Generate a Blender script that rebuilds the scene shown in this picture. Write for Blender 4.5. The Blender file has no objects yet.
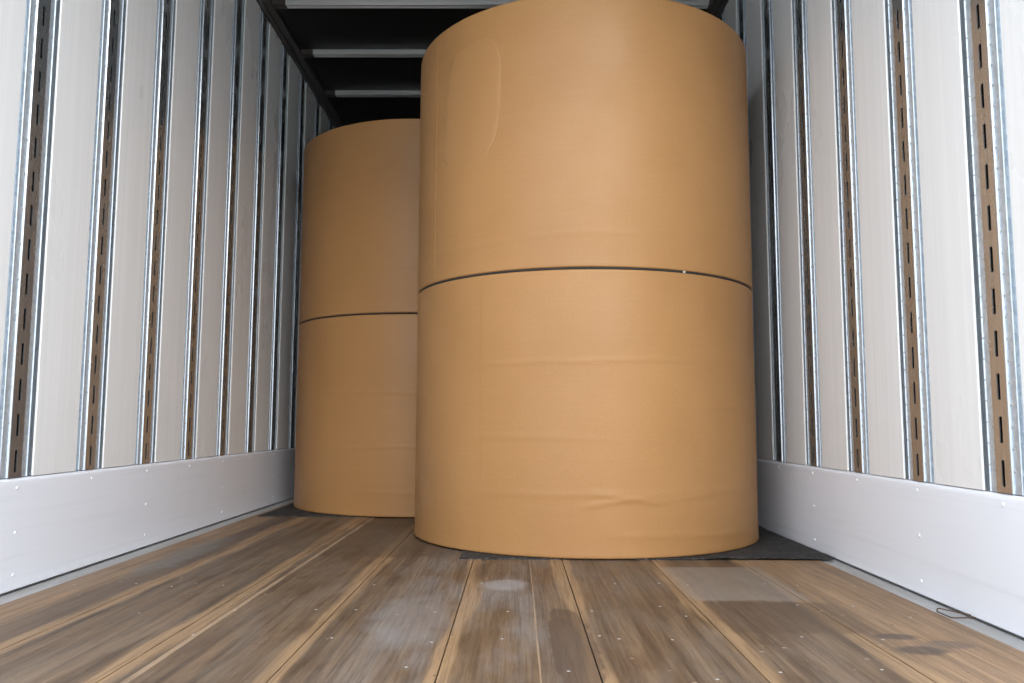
import bpy, bmesh, math, random
from mathutils import Vector, Matrix, noise
random.seed(7)
C = bpy.context.scene.collection
SC = bpy.context.scene
R = math.radians

# ---------------------------------------------------------------- camera
EYE_Z = 0.4657
PITCH, YAW, ROLL, FPX = 0.0999, -0.0057, 0.0038, 817.04
cam_d = bpy.data.cameras.new('camera'); cam_d.sensor_width = 36; cam_d.lens = FPX/1024*36
cam_d.clip_start = 0.05; cam_d.clip_end = 500
cam = bpy.data.objects.new('camera', cam_d); C.objects.link(cam)
fw = Vector((math.sin(YAW)*math.cos(PITCH), math.cos(YAW)*math.cos(PITCH), math.sin(PITCH)))
rt = Vector((math.cos(YAW), -math.sin(YAW), 0))
up = rt.cross(fw)
rt2 = math.cos(ROLL)*rt + math.sin(ROLL)*up
up2 = -math.sin(ROLL)*rt + math.cos(ROLL)*up
M = Matrix((rt2, up2, -fw)).transposed().to_4x4(); M.translation = (0, 0, EYE_Z)
cam.matrix_world = M
SC.camera = cam

# ---------------------------------------------------------------- light
SC.view_settings.view_transform = 'Standard'; SC.view_settings.look = 'None'
SC.view_settings.gamma = 1; SC.view_settings.use_curve_mapping = False
SC.view_settings.exposure = 1.31
w = bpy.data.worlds.new('overcast_sky'); SC.world = w; w.use_nodes = True
nt = w.node_tree; nt.nodes.clear()
out = nt.nodes.new('ShaderNodeOutputWorld'); bg = nt.nodes.new('ShaderNodeBackground')
tc = nt.nodes.new('ShaderNodeTexCoord'); sx = nt.nodes.new('ShaderNodeSeparateXYZ'); cr = nt.nodes.new('ShaderNodeValToRGB')
nt.links.new(tc.outputs['Generated'], sx.inputs[0]); nt.links.new(sx.outputs['Z'], cr.inputs[0])
cr.color_ramp.elements[0].position = 0; cr.color_ramp.elements[0].color = (0.50, 0.52, 0.545, 1)
cr.color_ramp.elements[1].position = 1; cr.color_ramp.elements[1].color = (0.84, 0.92, 1, 1)
nt.links.new(cr.outputs[0], bg.inputs[0]); bg.inputs[1].default_value = 1.9
nt.links.new(bg.outputs[0], out.inputs[0])
sun_d = bpy.data.lights.new('hazy_sun', 'SUN'); sun_d.energy = 0.6; sun_d.angle = R(40); sun_d.color = (1, 0.96, 0.9)
sun = bpy.data.objects.new('hazy_sun', sun_d); C.objects.link(sun)
sun.rotation_euler = Vector((-0.16, 1, -0.55)).to_track_quat('-Z', 'Y').to_euler()

# ---------------------------------------------------------------- helpers
def tag(o, label=None, cat=None, group=None, kind=None):
    if label: o['label'] = label
    if cat: o['category'] = cat
    if group: o['group'] = group
    if kind: o['kind'] = kind
    return o

def empty(name, loc):
    o = bpy.data.objects.new(name, None); C.objects.link(o); o.location = loc; o.empty_display_size = .1
    return o

def obj(name, bm, mat, parent=None, smooth=False, loc=None, angle=None):
    bmesh.ops.recalc_face_normals(bm, faces=bm.faces[:])
    me = bpy.data.meshes.new(name)
    if smooth:
        for f in bm.faces: f.smooth = True
        if angle:
            for e in bm.edges:
                if len(e.link_faces) == 2 and e.calc_face_angle() > R(angle): e.smooth = False
    bm.to_mesh(me); bm.free()
    o = bpy.data.objects.new(name, me); C.objects.link(o)
    for m in (mat if isinstance(mat, list) else [mat]): me.materials.append(m)
    if loc: o.location = loc
    if parent: o.parent = parent
    return o

def box(bm, x0, x1, y0, y1, z0, z1, bev=0, mi=0):
    r = bmesh.ops.create_cube(bm, size=1)
    for v in r['verts']:
        v.co = ((x0+x1)/2+v.co.x*(x1-x0), (y0+y1)/2+v.co.y*(y1-y0), (z0+z1)/2+v.co.z*(z1-z0))
    fs = list({f for v in r['verts'] for f in v.link_faces})
    for f in fs: f.material_index = mi
    if bev:
        es = list({e for v in r['verts'] for e in v.link_edges})
        rr = bmesh.ops.bevel(bm, geom=es, offset=bev, segments=2, profile=.5, affect='EDGES')
        for f in rr['faces']: f.material_index = mi

def prism(bm, prof, z0, z1, axis='z', mi=0):
    """prof: closed list of 2-D points; extruded along the axis"""
    def P(a, b, c):
        return (a, b, c) if axis == 'z' else ((a, c, b) if axis == 'y' else (c, a, b))
    lo = [bm.verts.new(P(a, b, z0)) for a, b in prof]; hi = [bm.verts.new(P(a, b, z1)) for a, b in prof]
    n = len(prof)
    for i in range(n):
        f = bm.faces.new((lo[i], lo[(i+1) % n], hi[(i+1) % n], hi[i])); f.material_index = mi
    for c in (lo[::-1], hi):
        f = bm.faces.new(c); f.material_index = mi

def dome(bm, c, r, h, axis, seg=10, mi=0):
    """low rivet head; axis = unit vector it points along"""
    ax = Vector(axis); a = ax.orthogonal().normalized(); b = ax.cross(a); c = Vector(c)
    rings = []
    for k, (q, t) in enumerate(((1, 0), (.86, .55), (.5, .9))):
        rings.append([bm.verts.new(c+ax*h*t+(a*math.cos(2*math.pi*i/seg)+b*math.sin(2*math.pi*i/seg))*r*q) for i in range(seg)])
    top = bm.verts.new(c+ax*h)
    for k in range(2):
        for i in range(seg):
            bm.faces.new((rings[k][i], rings[k][(i+1) % seg], rings[k+1][(i+1) % seg], rings[k+1][i])).material_index = mi
    for i in range(seg): bm.faces.new((rings[2][i], rings[2][(i+1) % seg], top)).material_index = mi
    bm.faces.new(rings[0][::-1]).material_index = mi

# ---- node material helper
class NM:
    def __init__(s, name, rough=.5, metal=0, color=(.5, .5, .5), spec=.5):
        s.m = bpy.data.materials.new(name); s.m.use_nodes = True; s.t = s.m.node_tree
        s.b = s.t.nodes['Principled BSDF']
        s.b.inputs['Base Color'].default_value = (*color, 1); s.b.inputs['Roughness'].default_value = rough
        s.b.inputs['Metallic'].default_value = metal; s.b.inputs['Specular IOR Level'].default_value = spec
        s.tc = s.t.nodes.new('ShaderNodeTexCoord')
    def link(s, a, b): s.t.links.new(a, b)
    def put(s, sock, v):
        if v is None: return
        if isinstance(v, bpy.types.NodeSocket): s.link(v, sock)
        elif isinstance(v, tuple) and len(v) == 3 and sock.type == 'RGBA': sock.default_value = (*v, 1)
        else: sock.default_value = v
    def map(s, scale=(1, 1, 1), loc=(0, 0, 0), src=None):
        n = s.t.nodes.new('ShaderNodeMapping'); n.inputs['Scale'].default_value = scale; n.inputs['Location'].default_value = loc
        s.link(src or s.tc.outputs['Object'], n.inputs[0]); return n.outputs[0]
    def noise(s, vec, scale=1, detail=3, rough=.5, dist=0):
        n = s.t.nodes.new('ShaderNodeTexNoise'); s.link(vec, n.inputs['Vector'])
        n.inputs['Scale'].default_value = scale; n.inputs['Detail'].default_value = detail
        n.inputs['Roughness'].default_value = rough; n.inputs['Distortion'].default_value = dist
        return n.outputs['Fac']
    def math(s, op, a, b=None, c=None, clamp=False):
        n = s.t.nodes.new('ShaderNodeMath'); n.operation = op; n.use_clamp = clamp
        for i, v in enumerate((a, b, c)): s.put(n.inputs[i], v) if v is not None else None
        return n.outputs[0]
    def ramp(s, fac, *stops):
        n = s.t.nodes.new('ShaderNodeValToRGB'); s.link(fac, n.inputs[0]); e = n.color_ramp.elements
        while len(e) < len(stops): e.new(.5)
        for k, (p, c) in enumerate(stops):
            e[k].position = p; e[k].color = (c, c, c, 1) if isinstance(c, (int, float)) else (*c, 1)
        return n.outputs[0]
    def mix(s, fac, a, b, mode='MIX'):
        n = s.t.nodes.new('ShaderNodeMix'); n.data_type = 'RGBA'; n.blend_type = mode
        s.put(n.inputs[0], fac); s.put(n.inputs[6], a); s.put(n.inputs[7], b); return n.outputs[2]
    def sep(s, vec=None):
        n = s.t.nodes.new('ShaderNodeSeparateXYZ'); s.link(vec or s.tc.outputs['Object'], n.inputs[0]); return n.outputs
    def white(s, v):
        n = s.t.nodes.new('ShaderNodeTexWhiteNoise'); n.noise_dimensions = '1D'; s.put(n.inputs['W'], v); return n.outputs['Value']
    def bump(s, h, strength=.3, dist=.001):
        n = s.t.nodes.new('ShaderNodeBump'); n.inputs['Strength'].default_value = strength; n.inputs['Distance'].default_value = dist
        s.link(h, n.inputs['Height']); s.link(n.outputs[0], s.b.inputs['Normal'])
    def col(s, c): s.put(s.b.inputs['Base Color'], c)
    def ro(s, r): s.put(s.b.inputs['Roughness'], r)

# ---------------------------------------------------------------- dimensions (m)
XL, XR = -1.3869, 1.1131            # inner wall faces
Y0, Y1 = 1.48, 8.2                  # rear opening, front bulkhead
ZS = 0.3065                         # top of the scuff plates
ZR = 2.6926                         # underside of the top rail
PITCHY = 0.4006                     # post spacing
YL, YR = 2.2785, 1.8934             # first post in frame, left / right
SEAM0, PLW = -1.056, 0.3034         # floor board joints
ZC = ZR+.018                        # ceiling

# ---------------------------------------------------------------- materials
# brown kraft wrapper
def kraft():
    n = NM('kraft_paper', rough=.42, spec=.35)
    m = n.map((1, 1, 1))
    big = n.noise(m, 1.6, 3, .5)
    fib = n.noise(n.map((3, 3, 90)), 1, 4, .6)
    fine = n.noise(n.map((110, 110, 200)), 1, 3, .65)
    c = n.mix(n.ramp(big, (.35, 0), (.65, 1)), (.315, .158, .056), (.360, .186, .068))
    c = n.mix(n.math('MULTIPLY', n.ramp(fib, (.4, 0), (.75, 1)), .09), c, (.43, .25, .11))
    c = n.mix(n.math('MULTIPLY', n.ramp(fine, (.3, 1), (.6, 0)), .24), c, (.22, .11, .042))
    sc = n.noise(n.map((9, 9, 5), (3, 1, 0)), 1, 5, .6, .4)
    c = n.mix(n.math('MULTIPLY', n.ramp(sc, (.70, 0), (.76, 1)), .25), c, (.24, .14, .07))
    n.col(c)
    n.ro(n.ramp(n.noise(m, 5, 3), (.3, .38), (.7, .52)))
    h = n.math('ADD', n.math('MULTIPLY', fib, .25), n.math('MULTIPLY', fine, .4))
    n.bump(h, .3, .001)
    return n.m
KRAFT = kraft()
n = NM('smooth_paper_patch', rough=.36, color=(.342, .175, .064)); KPATCH = n.m
n = NM('roll_end_paper', rough=.8); n.col(n.mix(n.ramp(n.noise(n.map(), 14, 4), (.4, 0), (.6, 1)), (.40, .26, .13), (.50, .33, .17))); KEND = n.m
n = NM('scrap_white', rough=.6, color=(.45, .42, .36)); SCRAP = n.m

# white wall panels, brushed vertically
n = NM('white_wall_panel', rough=.32, spec=.45)
v1 = n.noise(n.map((60, 60, .6)), 1, 4, .6); v2 = n.noise(n.map((1.2, 3, 1.3)), 1, 4)
c = n.mix(n.ramp(v1, (.35, 0), (.7, 1)), (.79, .795, .80), (.85, .855, .86))
spot = n.noise(n.map((7, 7, 4), (2, 5, 1)), 1, 5, .65)
c = n.mix(n.math('MULTIPLY', n.ramp(spot, (.70, 0), (.80, 1)), .14), c, (.50, .42, .30))
n.col(c); n.ro(n.ramp(v2, (.35, .26), (.7, .40))); n.bump(v1, .12, .0008)
PANEL = n.m
# painted scuff plate: cooler white, long scratches
n = NM('white_scuff_plate', rough=.36, spec=.5)
sc = n.noise(n.map((40, .9, 45), (0, 0, 0)), 1, 5, .7, .3); rust = n.noise(n.map((5, 9, 2.2), (1, 3, 0)), 1, 5, .7)
c = n.mix(n.math('MULTIPLY', n.ramp(sc, (.52, 0), (.75, 1)), .5), (.83, .86, .93), (.71, .73, .78))
c = n.mix(n.math('MULTIPLY', n.ramp(rust, (.66, 0), (.78, 1)), .30), c, (.42, .36, .25))
n.col(c); n.bump(n.noise(n.map((1, 7, 9)), 1, 3), .25, .004)
SCUFF = n.m
# galvanised flange: spangle
n = NM('galvanised_steel', rough=.48, metal=.62)
vo = n.t.nodes.new('ShaderNodeTexVoronoi'); vo.inputs['Scale'].default_value = 90; n.link(n.map(), vo.inputs['Vector'])
sp = n.sep(vo.outputs['Color'])[0]
n.col(n.mix(sp, (.50, .59, .68), (.66, .74, .82))); n.ro(n.ramp(sp, (0, .38), (1, .52)))
GALV = n.m
n = NM('smooth_steel_web', rough=.12, metal=.88)
st = n.noise(n.map((1, 180, 1.5)), 1, 3)
n.col(n.mix(n.ramp(st, (.35, 0), (.7, 1)), (.50, .54, .58), (.60, .63, .66)))
dirt = n.noise(n.map((4, 12, 3)), 1, 5, .65)
n.ro(n.ramp(dirt, (.40, .20), (.70, .34)))
WEB = n.m
n = NM('aluminium_outer_skin', rough=.4, metal=.6, color=(.7, .7, .71)); SKIN = n.m
n = NM('grey_edge_strip', rough=.5, metal=.2)
g = n.noise(n.map((20, 3, 20)), 1, 5, .65)
n.col(n.mix(n.ramp(g, (.4, 0), (.7, 1)), (.40, .405, .41), (.30, .29, .275))); STRIP = n.m
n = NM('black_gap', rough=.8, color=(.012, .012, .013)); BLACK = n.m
n = NM('black_ceiling_lining', rough=.55, spec=.25)
g = n.noise(n.map((2, 3, 1)), 1, 4); n.col(n.mix(g, (.006, .006, .006), (.016, .015, .015))); CEIL = n.m
n = NM('dark_rail_metal', rough=.38, metal=.5)
g = n.noise(n.map((8, .8, 30)), 1, 4); n.col(n.mix(g, (.04, .034, .03), (.12, .105, .095))); RAIL = n.m
n = NM('pale_bow_metal', rough=.36, metal=.75)
g = n.noise(n.map((1.5, 40, 40)), 1, 4); n.col(n.mix(g, (.78, .79, .80), (.92, .92, .92))); BOW = n.m
n = NM('rust_wire', rough=.7, metal=.3)
g = n.noise(n.map((200, 200, 200)), 1, 3); n.col(n.mix(g, (.05, .03, .02), (.16, .095, .055))); RUST = n.m
n = NM('zinc_screw', rough=.5, metal=.5, color=(.42, .41, .39)); SCREW = n.m
n = NM('white_rivet', rough=.3, color=(.8, .82, .86)); RIVET = n.m
n = NM('black_rubber_mat', rough=.75, spec=.3)
g = n.noise(n.map((120, 120, 120)), 1, 3, .7); g2 = n.noise(n.map((14, 14, 14)), 1, 4, .6)
c = n.mix(n.ramp(g, (.5, 0), (.72, 1)), (.012, .012, .013), (.11, .105, .10))
c = n.mix(n.math('MULTIPLY', n.ramp(g2, (.5, 0), (.7, 1)), .35), c, (.085, .08, .072))
n.col(c); n.bump(g, .8, .002); MAT = n.m
n = NM('yard_concrete', rough=.85)
g = n.noise(n.map((1, 1, 1)), 1.5, 6, .6); n.col(n.mix(g, (.36, .355, .34), (.47, .46, .44))); CONC = n.m

# worn hardwood floor
def wood():
    n = NM('worn_hardwood', rough=.5, spec=.28)
    X, Y, Z = n.sep()
    q = n.math('DIVIDE', n.math('SUBTRACT', X, SEAM0), PLW)
    idx = n.math('FLOOR', q); fr = n.math('FRACT', q)
    rnd = n.white(n.math('ADD', idx, 11.3)); rnd2 = n.white(n.math('ADD', idx, 57.7))
    # coordinates shifted per board
    cmb = n.t.nodes.new('ShaderNodeCombineXYZ')
    n.link(X, cmb.inputs[0]); n.link(n.math('ADD', Y, n.math('MULTIPLY', rnd, 37)), cmb.inputs[1]); n.link(n.math('MULTIPLY', rnd2, 9), cmb.inputs[2])
    V = cmb.outputs[0]
    patch = n.noise(n.map((8, 2.2, 1), src=V), 1, 5, .62, .5)        # large worn areas
    streak = n.noise(n.map((30, 1.0, 1), src=V), 1, 7, .68, .2)    # grain streaks
    fine = n.noise(n.map((170, 4.5, 1), src=V), 1, 5, .7)
    lamid = n.math('FLOOR', n.math('DIVIDE', X, .0253)); lam = n.white(n.math('ADD', n.math('MULTIPLY', lamid, 3.1), 5))
    base = n.mix(n.ramp(streak, (.38, 0), (.62, 1)), (.052, .032, .020), (.145, .092, .054))
    base = n.mix(n.math('MULTIPLY', n.ramp(patch, (.42, 0), (.62, 1)), .45), base, (.165, .130, .102))   # greyed
    base = n.mix(n.math('MULTIPLY', n.ramp(patch, (.32, 1), (.46, 0)), .65), base, (.060, .038, .025))  # dark
    base = n.mix(n.math('MULTIPLY', lam, .14), base, (.26, .17, .095))
    # bluish grey scuffed area on the middle boards
    mid = n.math('MULTIPLY', n.math('MULTIPLY', n.ramp(n.math('MULTIPLY_ADD', X, .5, .5), (.30, 0), (.40, 1), (.51, 1), (.56, 0)),
                 n.ramp(n.noise(n.map((7, 2.2, 1), src=V), 1, 5, .6), (.42, 0), (.60, 1))), .60)
    base = n.mix(mid, base, (.185, .168, .16))
    # cleaner tan edges of each board, ragged
    d = n.math('ABSOLUTE', n.math('SUBTRACT', fr, .5))              # .5 at a joint
    rag = n.math('MULTIPLY', n.math('SUBTRACT', n.noise(n.map((7, 1.1, 1), src=V), 1, 4, .55), .5), .42)
    e = n.math('ADD', d, rag)
    ef = n.ramp(e, (.385, 0), (.445, 1))
    base = n.mix(n.math('MULTIPLY', ef, .70), base, (.31, .195, .105))
    # the board beside the right wall and the strip by the left wall are tan all over
    side = n.ramp(n.math('MULTIPLY_ADD', X, .4, .5), (.018, 1), (.032, 0), (.795, 0), (.83, 1))
    base = n.mix(n.math('MULTIPLY', side, n.ramp(streak, (.30, .30), (.62, .85))), base, (.33, .205, .112))
    # fine grain
    base = n.mix(n.math('MULTIPLY', n.ramp(fine, (.38, 1), (.55, 0)), .42), base, (.045, .028, .019))
    base = n.mix(n.math('MULTIPLY', n.ramp(fine, (.58, 0), (.74, 1)), .28), base, (.30, .22, .155))
    # stains and other darker or paler areas with a shape of their own
    wob = n.noise(n.map((9, 9, 1)), 1, 4)
    def blot(cx, cy, rx, ry, col, a, sharp=.25, sq=False):
        nonlocal base
        u = n.math('DIVIDE', n.math('SUBTRACT', X, cx), rx); v = n.math('DIVIDE', n.math('SUBTRACT', Y, cy), ry)
        if sq: r2 = n.math('MAXIMUM', n.math('ABSOLUTE', u), n.math('ABSOLUTE', v))
        else: r2 = n.math('SQRT', n.math('ADD', n.math('MULTIPLY', u, u), n.math('MULTIPLY', v, v)))
        r2 = n.math('ADD', r2, n.math('MULTIPLY', n.math('SUBTRACT', wob, .5), .25 if sq else 1.1))
        k = n.ramp(n.math('MULTIPLY', r2, .5), (.5-sharp*.5, 1), (.5+sharp*.3, 0))
        base = n.mix(n.math('MULTIPLY', k, a), base, col)
    for b in FLOOR_PATCHES: blot(*b)
    # thin pale score lines along the boards
    for lx, a, hw in ((.046, .55, .0018), (-.703, .62, .007)):
        if a:
            k = n.math('LESS_THAN', n.math('ABSOLUTE', n.math('SUBTRACT', n.math('ADD', X, n.math('MULTIPLY', n.math('SUBTRACT', streak, .5), .012)), lx)), hw)
            base = n.mix(n.math('MULTIPLY', k, n.ramp(n.noise(n.map((1, 3, 1)), 1, 3), (.30, .2), (.45, a))), base, (.36, .25, .16))
    # scattered pits and pale nicks
    vo = n.t.nodes.new('ShaderNodeTexVoronoi'); vo.inputs['Scale'].default_value = 1; n.link(n.map((13, 8, 1)), vo.inputs['Vector'])
    base = n.mix(n.math('MULTIPLY', n.math('LESS_THAN', vo.outputs['Distance'], .045), .6), base, (.035, .027, .02))
    vo2 = n.t.nodes.new('ShaderNodeTexVoronoi'); vo2.inputs['Scale'].default_value = 1; n.link(n.map((9, 15, 1), (.4, .7, 0)), vo2.inputs['Vector'])
    base = n.mix(n.math('MULTIPLY', n.math('LESS_THAN', vo2.outputs['Distance'], .05), .5), base, (.46, .36, .26))
    n.col(base)
    n.ro(n.ramp(patch, (.3, .42), (.65, .60)))
    n.bump(n.math('ADD', n.math('MULTIPLY', fine, .6), n.math('MULTIPLY', streak, .5)), .45, .0015)
    return n.m
FLOOR_PATCHES = [(.835, 1.868, .050, .030, (.055, .042, .036), .75), (.845, 1.757, .060, .036, (.055, .042, .036), .75),
          (.925, 1.80, .05, .03, (.10, .075, .06), .6),
          (.118, 1.76, .048, .40, (.055, .036, .028), .65, .06),
          (.66, 2.05, .17, .16, (.075, .048, .032), .5, .1, True),
          (.63, 2.48, .16, .255, (.215, .18, .15), .6, .05, True),
          (-.36, 3.52, .36, .62, (.06, .041, .028), .5, .06, True),  # darker boxed area of floor in front of the rear rolls
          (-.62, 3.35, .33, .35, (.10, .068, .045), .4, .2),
          (-.03, 2.42, .07, .09, (.30, .29, .29), .45, .3),
          (-1.17, 2.95, .06, .45, (.14, .125, .11), .7, .3),
          (-.25, 2.0, .10, .25, (.24, .23, .23), .35, .3)]
WOOD = wood()

# ---------------------------------------------------------------- setting
def struct(name, bm, mat, parent=None, smooth=False):
    o = obj(name, bm, mat, parent, smooth)
    if not parent: o['kind'] = 'structure'
    return o

bm = bmesh.new(); box(bm, -60, 60, -80, 60, -1.35, -1.15)
struct('ground', bm, CONC)

# floor: eight boards with open joints, over a dark base sheet
bm = bmesh.new()
edges = [XL+.070]+[SEAM0+PLW*i for i in range(7)]+[XR-.062]
for a, b in zip(edges, edges[1:]):
    box(bm, a+.0013, b-.0013, Y0, Y1, -.035, 0, bev=.0012)
box(bm, XL-.01, XR+.01, Y0, Y1, -.06, -.036, mi=1)
floor = struct('floor', bm, [WOOD, BLACK])
# grey metal strips between boards and walls
for nm, x0, x1 in (('trim_1', XL, XL+.070), ('trim_2', XR-.062, XR)):
    bm = bmesh.new(); box(bm, x0+.001, x1-.001, Y0, Y1, -.035, -.003, bev=.001)
    for k in range(14):
        dome(bm, ((x0+x1)/2, Y0+.3+k*.5, -.003), .004, .0015, (0, 0, 1))
    struct(nm, bm, STRIP)
bm = bmesh.new(); box(bm, XL-.05, XR+.05, Y0-.05, Y0-.0005, -.20, -.001, bev=.004)
struct('trim_3', bm, SKIN)      # rear sill

# screws driven into the boards
sc0 = None
for (sx_, sy_) in [(.37, 2.155), (.225, 1.835), (.415, 2.05), (.34, 1.83), (.37, 1.555), (.73, 2.18), (.63, 1.86), (.87, 2.17), (.80, 1.84),
                   (.19, 2.10), (.185, 1.86), (.10, 1.60), (-.02, 2.09), (-.03, 1.83), (-.20, 2.08), (-.18, 1.80), (-.21, 1.62), (-.40, 2.10), (-.40, 1.83),
                   (-.50, 2.10), (-.70, 2.09), (-.71, 1.85), (-.84, 2.40), (-.98, 2.38), (-1.10, 2.42), (-1.27, 2.40), (.29, 2.45), (.42, 2.46), (.50, 2.44), (.73, 2.46), (.82, 2.44), (.98, 2.43),
                   (-.10, 2.45), (-.41, 2.42), (.50, 1.60), (.70, 1.62), (.96, 2.05)]:
    if sc0 is None:
        bm = bmesh.new(); dome(bm, (0, 0, -.0006), .0042, .0014, (0, 0, 1), 10)
        s = sc0 = obj('floor_screw', bm, SCREW, floor, smooth=True)
    else:
        s = sc0.copy(); C.objects.link(s)
    s.location = (sx_, sy_, 0)

# ceiling and front bulkhead
bm = bmesh.new(); box(bm, XL-.02, XR+.02, Y0, Y1, ZC, ZC+.03); struct('ceiling', bm, CEIL)
bm = bmesh.new(); box(bm, XL-.02, XR+.02, Y1, Y1+.04, -.05, ZC+.03); struct('wall_front', bm, PANEL)

# top rails
for nm, x, s in (('trim_4', XL, 1), ('trim_5', XR, -1)):
    bm = bmesh.new()
    pr = [(x-s*.03, ZR+.10), (x-s*.03, ZR+.012), (x, ZR+.002), (x+s*.006, ZR), (x+s*.026, ZR), (x+s*.030, ZR+.006), (x+s*.044, ZR+.006), (x+s*.048, ZR),
          (x+s*.070, ZR), (x+s*.076, ZR+.004), (x+s*.078, ZR+.012), (x+s*.078, ZC-.001), (x, ZC-.001)]
    pr = [(x-s*.03, ZC-.001)]+pr[1:]
    prism(bm, pr, Y0, Y1, 'y'); struct(nm, bm, RAIL)

# side walls: outer skin with white panels and posts between
REC = .010
def side_wall(name, x, s, posts):
    """s = direction into the load space"""
    bm = bmesh.new(); a, b = sorted((x-s*.036, x-s*.030))
    box(bm, a, b, Y0, Y1, -.06, ZC+.03)
    wall = struct(name, bm, SKIN)
    ys = [Y0-.08]+posts+[Y1+.08]
    for y0, y1 in zip(ys, ys[1:]):
        p0, p1 = y0+.084, y1-.084
        bm = bmesh.new(); r = .0035
        pr = [(x-s*.028, p0+.018), (x-s*.028, p1-.018), (x-s*.0042, p1-.018), (x-s*.0042, p1)]
        for k in range(9):
            t = k/8*math.pi/2; pr.append((x-s*r*(1-math.sin(t)), p1-r*(1-math.cos(t))))
        for k in range(9):
            t = k/8*math.pi/2; pr.append((x-s*r*(1-math.cos(t)), p0+r*(1-math.sin(t))))
        pr += [(x-s*.0042, p0), (x-s*.0042, p0+.018)]
        prism(bm, pr, ZS+.005, ZR-.001)
        obj('wall_panel', bm, PANEL, wall)
    return wall
NL, NR = 11, 7
pl = [YL+PITCHY*i for i in range(NL)]
prr = [YR+PITCHY*i for i in range(0, NR)]
side_wall('wall_left', XL, 1, pl); side_wall('wall_right', XR, -1, prr)

# slotted logistics post, built facing +x; the right wall uses it turned about
Z0P, Z1P = ZS+.005, ZR-.001
def post_bms():
    H0, H1 = Z0P, Z1P
    f, g = -.0048, -.0120        # flange plane, groove bottom
    half = [(f-.003, .0335), (f, .0350), (f, .0585), (f+.0022, .0600), (f+.0022, .0622), (f, .0632), (g, .0640), (g, .1010)]
    outer = [(-.0025, .0318)]+half
    prof = [(a, -b) for a, b in outer[::-1]]+[(-.026, -.0290), (-.026, .0290)]+outer
    back = [(-.0275, .1010), (-.0275, -.1010)]
    b = bmesh.new()
    prof2 = [(a, -bb) for a, bb in outer[::-1]]+[(-.004, -.0300), (-.0255, -.0290), (-.0255, .0290), (-.004, .0300)]+outer
    prism(b, prof2+back, H0, H1)
    b.normal_update()
    for fc in b.faces:
        c_ = fc.calc_center_median(); n_ = fc.normal
        if abs(n_.z) < .5 and c_.x > -.0275:
            if abs(abs(c_.y)-.0825) < .004 and abs(c_.x-g) < .0005: fc.material_index = 1      # groove floor
            if abs(c_.y) < .0302 and c_.x > -.0262: fc.material_index = 2                      # inside of the slot channel, its shade painted in as black
    z = H0+.05
    k = 0
    while z < H1-.02:
        dome(b, (f, .0372, z), .0032, .0024, (1, 0, 0), 8, 3)
        if k % 2 == 0: dome(b, (f, -.0372, z), .0032, .0024, (1, 0, 0), 8, 3)
        dome(b, (f, -.060, z+.012), .0028, .0030, (1, 0, 0), 6, 3)
        k += 1; z += .05
    # web with slots
    wv = bmesh.new()
    ys = [(-.0032, -.0318), (-.0008, -.0308), (0, -.0290), (0, -.0060), (0, .0060), (0, .0290), (-.0008, .0308), (-.0032, .0318)]
    zs = [H0]; zz = .3262
    slots = []
    while zz+.06 < H1-.01:
        zs += [zz, zz+.06]; slots.append(len(zs)-2); zz += .0993
    zs.append(H1)
    grid = [[wv.verts.new((x, y, z_)) for (x, y) in ys] for z_ in zs]
    for i in range(len(zs)-1):
        for j in range(len(ys)-1):
            if i in slots and j == 3: continue
            wv.faces.new((grid[i][j], grid[i][j+1], grid[i+1][j+1], grid[i+1][j]))
    # slot returns
    for i in slots:
        a, b2, c_, d_ = grid[i][3], grid[i][4], grid[i+1][4], grid[i+1][3]
        back_ = [wv.verts.new((v.co.x-.0025, v.co.y, v.co.z)) for v in (a, b2, c_, d_)]
        fr_ = (a, b2, c_, d_)
        for q in range(4):
            wv.faces.new((fr_[q], fr_[(q+1) % 4], back_[(q+1) % 4], back_[q]))
    return b, wv
words = ['nearest', 'second', 'third', 'fourth', 'fifth', 'sixth', 'seventh', 'eighth', 'ninth', 'tenth', 'eleventh', 'twelfth']
pb, pw = post_bms()
body0 = obj('post_flange', pb, [GALV, WEB, BLACK, SCREW], None)
web0 = obj('slotted_strip', pw, WEB, None)
web0['label'] = 'smooth reflective strip pierced by a column of upright slots'
root0 = empty('wall_post', (0, 0, 0)); body0.parent = root0; web0.parent = root0
first = [True]
def place_post(x, y, turn, label):
    if first[0]:
        r = root0; first[0] = False
    else:
        r = root0.copy(); C.objects.link(r)
        for ch in (body0, web0):
            c = ch.copy(); C.objects.link(c); c.parent = r
    r.location = (x, y, 0); r.rotation_euler = (0, 0, math.pi if turn else 0)
    tag(r, label, 'post', 'slotted cargo posts along the %s wall' % ('right' if turn else 'left'))
for i, y in enumerate(pl):
    if i == 0: lb = 'slotted galvanised post at the far left edge of the picture, widest on the left wall'
    elif i <= 6: lb = 'slotted galvanised post on left wall, %s in from the left picture edge' % words[i]
    elif i == 7: lb = 'slotted galvanised post on left wall, dark one right against the rear rolls'
    else: lb = 'galvanised post on left wall, only its top visible over the rear rolls, %s of three' % ['leftmost', 'middle', 'rightmost'][i-8]
    place_post(XL, y, False, lb)
for i, y in enumerate(prr):
    if i == 0: lb = 'slotted galvanised post at the far right edge of the picture, widest on the right wall'
    elif i <= 4: lb = 'slotted galvanised post on right wall, %s in from the right picture edge' % words[i]
    elif i == 5: lb = 'slotted galvanised post on right wall, showing above the right shoulder of the front rolls'
    else: lb = 'slotted galvanised post on right wall, shortest sliver below the dark ceiling corner'
    place_post(XR, y, True, lb)

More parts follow.
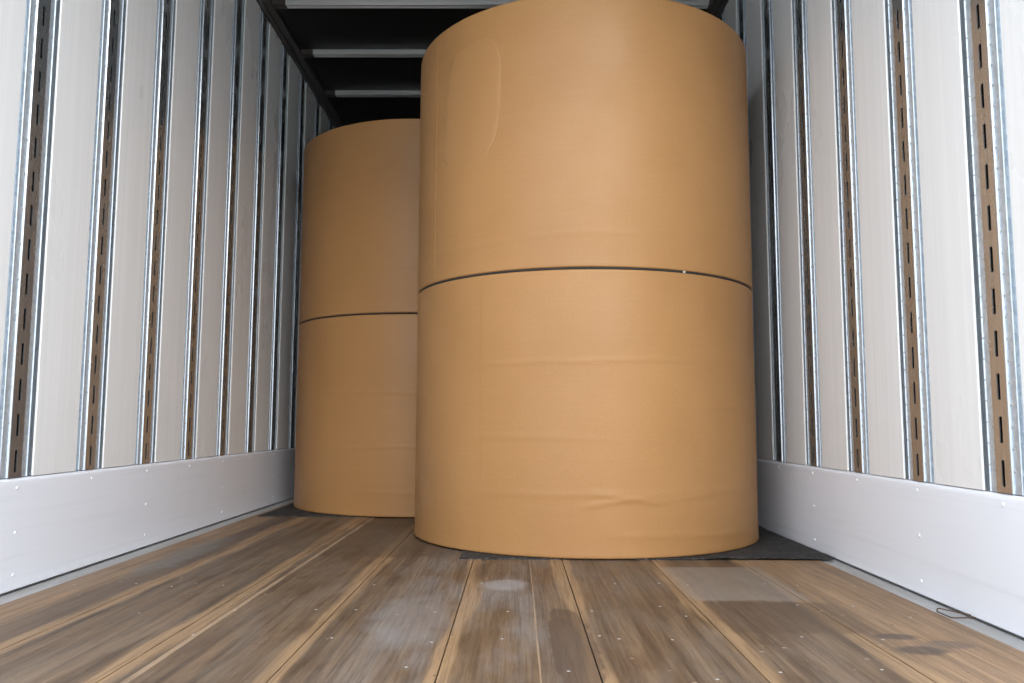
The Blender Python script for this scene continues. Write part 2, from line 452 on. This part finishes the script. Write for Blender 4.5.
# scuff plates with rivets
def scuff(x, s, rows, label):
    r = empty('scuff_plate', (x, (Y0+Y1)/2, 0))
    cy = (Y0+Y1)/2
    bm = bmesh.new()
    pr = [(-s*.0120, .0045), (s*.0030, .0045), (s*.0035, .008), (s*.0035, ZS-.010), (s*.0025, ZS-.004), (-s*.003, ZS+.0025), (-s*.0285, ZS+.0035), (-s*.0285, ZS-.001), (-s*.012, ZS-.003)]
    prism(bm, pr, Y0-cy+.002, Y1-cy-.002, 'y')
    obj('kick_panel', bm, SCUFF, r)
    bm = bmesh.new(); dome(bm, (0, 0, 0), .0055, .003, (s, 0, 0), 12)
    rv0 = obj('rivet', bm, RIVET, r, smooth=True); use = False
    for y, z in rows:
        if not use: rv = rv0; use = True
        else: rv = rv0.copy(); C.objects.link(rv)
        rv.location = (s*.0034, y-cy, z)
    bm = bmesh.new(); a, b = sorted((-s*.028, -s*.013)); box(bm, a, b, Y0-cy, Y1-cy, -.002, ZS-.004)
    obj('backing', bm, BLACK, r)
    tag(r, label, 'kick plate')
L = []
for i in range(-2, 8):
    y = YL+.008+PITCHY*i
    L.append((y, .282))
    if i % 2 == 0: L += [(y+.004, .160), (y+.006, .046)]
scuff(XL, 1, L, 'long white riveted kick plate along the foot of the left wall')
L = []
for i in range(-1, 8):
    y = YR+.002+PITCHY*i
    L.append((y, .286))
    if i % 2 == 1: L += [(y, .163), (y, .040)]
scuff(XR, -1, L, 'long white riveted kick plate along the foot of the right wall')

# roof bows
def bow(y, label):
    r = empty('roof_bow', (0, y, ZR-.012))
    x0, x1 = XL+.150, XR-.098
    bm = bmesh.new()
    pr = [(-.025, .0295), (-.025, .015), (-.022, .013), (-.022, .003), (-.019, 0), (-.008, 0), (-.006, .0022), (.006, .0022), (.008, 0), (.021, 0), (.025, .004), (.025, .0295)]
    prism(bm, pr, x0, x1, 'x'); obj('bow_channel', bm, BOW, r)
    for a, b in ((XL+.0785, x0), (x1, XR-.0785)):
        bm = bmesh.new()
        box(bm, a, b, -.030, .030, .0015, .0295, bev=.002)
        for dx in ((.02, .05) if b-a > .04 else (.01,)): dome(bm, (min(a, b)+dx, 0, .0015), .005, .003, (0, 0, -1))
        obj('end_bracket', bm, RAIL, r)
    tag(r, label, 'roof beam', 'roof bows under the black ceiling')
bows = [(4.165, 'pale metal roof bow across the black ceiling, nearest, at the top picture edge'),
        (4.755, 'pale metal roof bow across the black ceiling, middle one of three'),
        (5.365, 'pale metal roof bow across the black ceiling, farthest, just above the rear rolls')]
for y, lb in bows: bow(y, lb)

# ---------------------------------------------------------------- mats
def mat(x0, x1, y0, y1, label, seed, lift=None):
    nx, ny = 60, 50; T = .004
    cx, cy = (x0+x1)/2, (y0+y1)/2
    bm = bmesh.new(); top = []; bot = []
    for j in range(ny+1):
        rt_, rb_ = [], []
        for i in range(nx+1):
            x = x0+(x1-x0)*i/nx; y = y0+(y1-y0)*j/ny
            if j in (0, ny): y += .004*noise.noise(Vector((x*23, seed, 0)))
            if i == 0: x += .004*noise.noise(Vector((y*23, seed, 4)))
            z = lift(x, y) if lift else 0
            rt_.append(bm.verts.new((x-cx, y-cy, T+z))); rb_.append(bm.verts.new((x-cx, y-cy, .0002+z*.95)))
        top.append(rt_); bot.append(rb_)
    for j in range(ny):
        for i in range(nx):
            bm.faces.new((top[j][i], top[j][i+1], top[j+1][i+1], top[j+1][i]))
            bm.faces.new((bot[j][i], bot[j+1][i], bot[j+1][i+1], bot[j][i+1]))
    for j in range(ny):
        bm.faces.new((top[j][0], top[j+1][0], bot[j+1][0], bot[j][0])); bm.faces.new((top[j][nx], bot[j][nx], bot[j+1][nx], top[j+1][nx]))
    for i in range(nx):
        bm.faces.new((top[0][i], bot[0][i], bot[0][i+1], top[0][i+1])); bm.faces.new((top[ny][i], top[ny][i+1], bot[ny][i+1], bot[ny][i]))
    o = obj('floor_mat', bm, MAT, None, loc=(cx, cy, 0))
    tag(o, label, 'mat', 'anti-slip mats under the rolls')
RX, RY, RR, ZSEAM, ZTOP = .2893, 3.5758, .7215, 1.0150, 2.042
BX, BY = -.541, 4.7921
def lift_front(x, y):
    r = math.hypot(x-RX, y-RY)
    return max(0, min(.012, (r-RR-.01)*.14))*(.5+.5*noise.noise(Vector((x*9, y*9, 1))))*max(0, min(1, (x-.5)*6))
mat(-.193, 1.094, 2.874, 4.03, 'black rubber mat under the front rolls, reaching the right wall', 1.3, lift_front)
mat(-1.284, .02, 4.122, 5.45, 'black rubber mat under the rear rolls, corner showing by left wall', 5.1)

# ---------------------------------------------------------------- paper rolls
def gauss(d, s): return math.exp(-(d/s)**2)
def roll(cx, cy, z0, z1, label, seed, creases, patches=(), flap=None):
    H = z1-z0
    root = empty('paper_roll', (cx, cy, z0))
    NA, r = 320, RR
    # height stations: rounded shoulders, dense body
    st = []
    for k in range(5):
        t = k/4*math.pi/2; st.append((r-.006*(1-math.sin(t)), .006*(1-math.cos(t))))
    NZ = 120
    for k in range(1, NZ): st.append((r, .006+(H-.012)*k/NZ))
    for k in range(5):
        t = k/4*math.pi/2; st.append((r-.006*(1-math.cos(t)), H-.006+.006*math.sin(t)))
    bm = bmesh.new(); rings = []
    for (rr, z) in st:
        ring = []
        for i in range(NA):
            a = 2*math.pi*i/NA
            s = (a+math.pi/2+math.pi) % (2*math.pi)-math.pi           # 0 = facing the opening, + = to the right
            d = .0014*noise.noise(Vector((math.cos(a)*1.5+seed, math.sin(a)*1.5, z*2.0)))
            d += .0006*noise.noise(Vector((math.cos(a)*5+seed, math.sin(a)*5, z*7)))
            # puckers where the wrap is folded under
            edge = gauss(z, .022)+gauss(H-z, .018)*.5
            d += edge*(.0016*noise.noise(Vector((a*26, seed, z*10)))+.0012)
            for (s0, s1, za, zb, amp, wd) in creases:
                if s0 < s < s1:
                    u = (s-s0)/(s1-s0); zc = za+(zb-za)*u+.006*noise.noise(Vector((s*5, za*9, seed)))
                    d += 1.9*amp*gauss(z-zc, wd)*math.sin(math.pi*u)**.5
            ring.append(bm.verts.new(((rr+d)*math.cos(a), (rr+d)*math.sin(a), z)))
        rings.append(ring)
    for k in range(len(rings)-1):
        for i in range(NA):
            bm.faces.new((rings[k][i], rings[k][(i+1) % NA], rings[k+1][(i+1) % NA], rings[k+1][i]))
    obj('wrapper', bm, KRAFT, root, smooth=True)
    # ends with the hollow core
    for nm, z, dz in (('end_cover', 0.0005, .012), ('end_cover', H-.0005, -.012)):
        bm = bmesh.new(); prev = None
        for rr, zz in ((r-.0062, z), (.10, z), (.040, z), (.038, z+dz*.3), (.038, z+dz*6)):
            ring = [bm.verts.new((rr*math.cos(2*math.pi*i/96), rr*math.sin(2*math.pi*i/96), zz)) for i in range(96)]
            if prev:
                for i in range(96): bm.faces.new((prev[i], prev[(i+1) % 96], ring[(i+1) % 96], ring[i]))
            prev = ring
        bm.faces.new(prev)
        obj(nm, bm, KEND, root)
    # overlapping edge of the wrapper
    if flap:
        s0, s1 = flap; bm = bmesh.new(); cols = []
        n_ = 14
        for i in range(n_+1):
            s = s0+(s1-s0)*i/n_; a = s-math.pi/2; col_ = []
            for k in range(61):
                z = .008+(H-.016)*k/60
                d = .0014*noise.noise(Vector((math.cos(a)*1.5+seed, math.sin(a)*1.5, z*2.0)))+.0006*noise.noise(Vector((math.cos(a)*5+seed, math.sin(a)*5, z*7)))
                rr = r+d+.0013
                col_.append((bm.verts.new((rr*math.cos(a), rr*math.sin(a), z)), bm.verts.new(((rr-.002)*math.cos(a), (rr-.002)*math.sin(a), z))))
            cols.append(col_)
        for i in range(n_):
            for k in range(60):
                bm.faces.new([cols[i][k][0], cols[i+1][k][0], cols[i+1][k+1][0], cols[i][k+1][0]])
        for c_ in (cols[0], cols[-1]):
            for k in range(60): bm.faces.new([c_[k][0], c_[k+1][0], c_[k+1][1], c_[k][1]])
        obj('wrapper_overlap', bm, KRAFT, root, smooth=True, angle=40)
    for (s0, s1, za, zb, lb) in patches:
        bm = bmesh.new(); n_ = 24; g = []
        for i in range(n_+1):
            row = []
            for k in range(n_+1):
                u, v = i/n_*2-1, k/n_*2-1
                # ragged rounded outline
                f = 1+.10*noise.noise(Vector((math.atan2(v, u)*1.3, seed, 2)))
                uu, vv = u*f, v*f
                q = max(abs(u), abs(v)); nn = math.hypot(u, v)
                if nn > 0: kx = 1-.22*(q**6)*(min(abs(u), abs(v))/q)**3 if q > 0 else 1
                else: kx = 1
                uu *= kx; vv *= kx
                s = (s0+s1)/2+(s1-s0)/2*(uu+.12*vv); z = (za+zb)/2+(zb-za)/2*vv
                a = s-math.pi/2; e_ = .0006 if q < .97 else -.0008
                d = .0014*noise.noise(Vector((math.cos(a)*1.5+seed, math.sin(a)*1.5, z*2.0)))+.0006*noise.noise(Vector((math.cos(a)*5+seed, math.sin(a)*5, z*7)))
                rr = r+d+e_+.0006
                row.append(bm.verts.new((rr*math.cos(a), rr*math.sin(a), z)))
            g.append(row)
        for i in range(n_):
            for k in range(n_): bm.faces.new((g[i][k], g[i+1][k], g[i+1][k+1], g[i][k+1]))
        p = obj('patch', bm, KPATCH, root, smooth=True); p['label'] = lb
    tag(root, label, 'paper roll', 'brown wrapped paper rolls')
    return root

ZB = .0045; GAP = .0038
roll(RX, RY, ZB, ZSEAM-GAP, 'large brown paper roll at the front, lower of the stacked pair, on black mat', 3.1,
     [(-1.5, 1.3, .665, .70, .0011, .006), (-1.0, 1.2, .205, .235, .0007, .010), (-.1, .30, .175, .215, .0016, .007), (-.05, .35, .22, .185, .0014, .007), (.2, .9, .19, .23, .001, .008),
      (-.9, .1, .42, .41, .0007, .008), (.0, 1.1, .08, .06, .0008, .012), (.3, 1.2, .50, .56, .0009, .006)], flap=(-1.15, -.62))
roll(RX, RY, ZSEAM+GAP, ZTOP, 'large brown paper roll, upper of the front pair, cut by the top picture edge', 8.4,
     [(.25, 1.0, .45, .35, .0008, .006), (-1.2, .8, .10, .14, .0007, .012), (.5, 1.3, .62, .58, .0008, .007), (-.6, .2, .60, .63, .0005, .010)],
     patches=[(-.93, -.50, .43, .90, 'slightly lighter smooth patch')], flap=(-1.50, -1.02))
roll(BX, BY, ZB, ZSEAM-GAP, 'brown paper roll at the back left, lower of the stacked pair', 14.2,
     [(-.9, 1.0, .33, .36, .0009, .006), (-.8, .9, .62, .60, .0008, .009), (-.4, 1.0, .12, .10, .0008, .010)], flap=(.7, 1.3))
roll(BX, BY, ZSEAM+GAP, 2.028, 'brown paper roll at the back left, upper of the stacked pair', 21.7,
     [(-.9, .9, .25, .22, .0008, .008), (-.2, 1.1, .55, .60, .0008, .008)], flap=(.7, 1.3))

# black discs put in to stand for the shadow in the gap between stacked rolls
for (x, y, lb) in ((RX, RY, 'thin black disc for gap shadow between the two front rolls, seen as a dark line'),
                   (BX, BY, 'thin black disc for gap shadow between the two rear rolls, seen as a dark line')):
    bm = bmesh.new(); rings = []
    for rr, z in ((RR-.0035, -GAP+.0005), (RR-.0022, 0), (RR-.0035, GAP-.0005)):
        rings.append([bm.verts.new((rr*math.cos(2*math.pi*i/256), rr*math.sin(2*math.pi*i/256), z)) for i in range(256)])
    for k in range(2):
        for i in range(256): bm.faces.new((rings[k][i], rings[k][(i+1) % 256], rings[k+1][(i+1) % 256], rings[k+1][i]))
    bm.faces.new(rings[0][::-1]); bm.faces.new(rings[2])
    o = obj('gap_disc', bm, BLACK, None, smooth=True, angle=50, loc=(x, y, ZSEAM))
    tag(o, lb, 'separator sheet', 'gap shadow discs between stacked rolls')

# pale scrap caught in the joint of the front pair
bm = bmesh.new()
a0 = math.asin(.318/.7219)
P = []
for da, z in ((-.006, -.004), (-.002, -.005), (.006, -.0035), (.006, .003), (.001, .004), (-.006, .0035)):
    a = a0+da-math.pi/2; P.append((math.cos(a), math.sin(a), z))
lo = [bm.verts.new((RR*.996*c, RR*.996*s, z)) for c, s, z in P]; hi = [bm.verts.new(((RR+.0015)*c, (RR+.0015)*s, z)) for c, s, z in P]
for i in range(6): bm.faces.new((lo[i], lo[(i+1) % 6], hi[(i+1) % 6], hi[i]))
bm.faces.new(lo[::-1]); bm.faces.new(hi)
o = obj('paper_scrap', bm, SCRAP, None, loc=(RX, RY, ZSEAM)); tag(o, 'tiny white scrap caught in the dark line between the front rolls', 'paper scrap')

# ---------------------------------------------------------------- rusty wire loop by the right wall
cu = bpy.data.curves.new('wire', 'CURVE'); cu.dimensions = '3D'; cu.bevel_depth = .0016; cu.bevel_resolution = 3
sp = cu.splines.new('POLY')
pts = [(1.106, 2.050, .006), (1.060, 2.108, .009), (1.056, 2.110, .007), (1.054, 2.106, .001), (1.0525, 2.098, .002), (1.0535, 2.046, .002), (1.056, 2.041, .002), (1.062, 2.038, .002), (1.107, 2.030, .004)]
sp.points.add(len(pts)-1)
for q, c_ in zip(sp.points, pts): q.co = (*c_, 1)
tmp = bpy.data.objects.new('tmp', cu)
C.objects.link(tmp); dg = bpy.context.evaluated_depsgraph_get()
me = bpy.data.meshes.new_from_object(tmp.evaluated_get(dg)); bpy.data.objects.remove(tmp)
me.materials.clear(); me.materials.append(RUST)
o = bpy.data.objects.new('wire_loop', me); C.objects.link(o)
tag(o, 'small bent rusty wire loop on the grey strip by the right wall', 'wire loop')
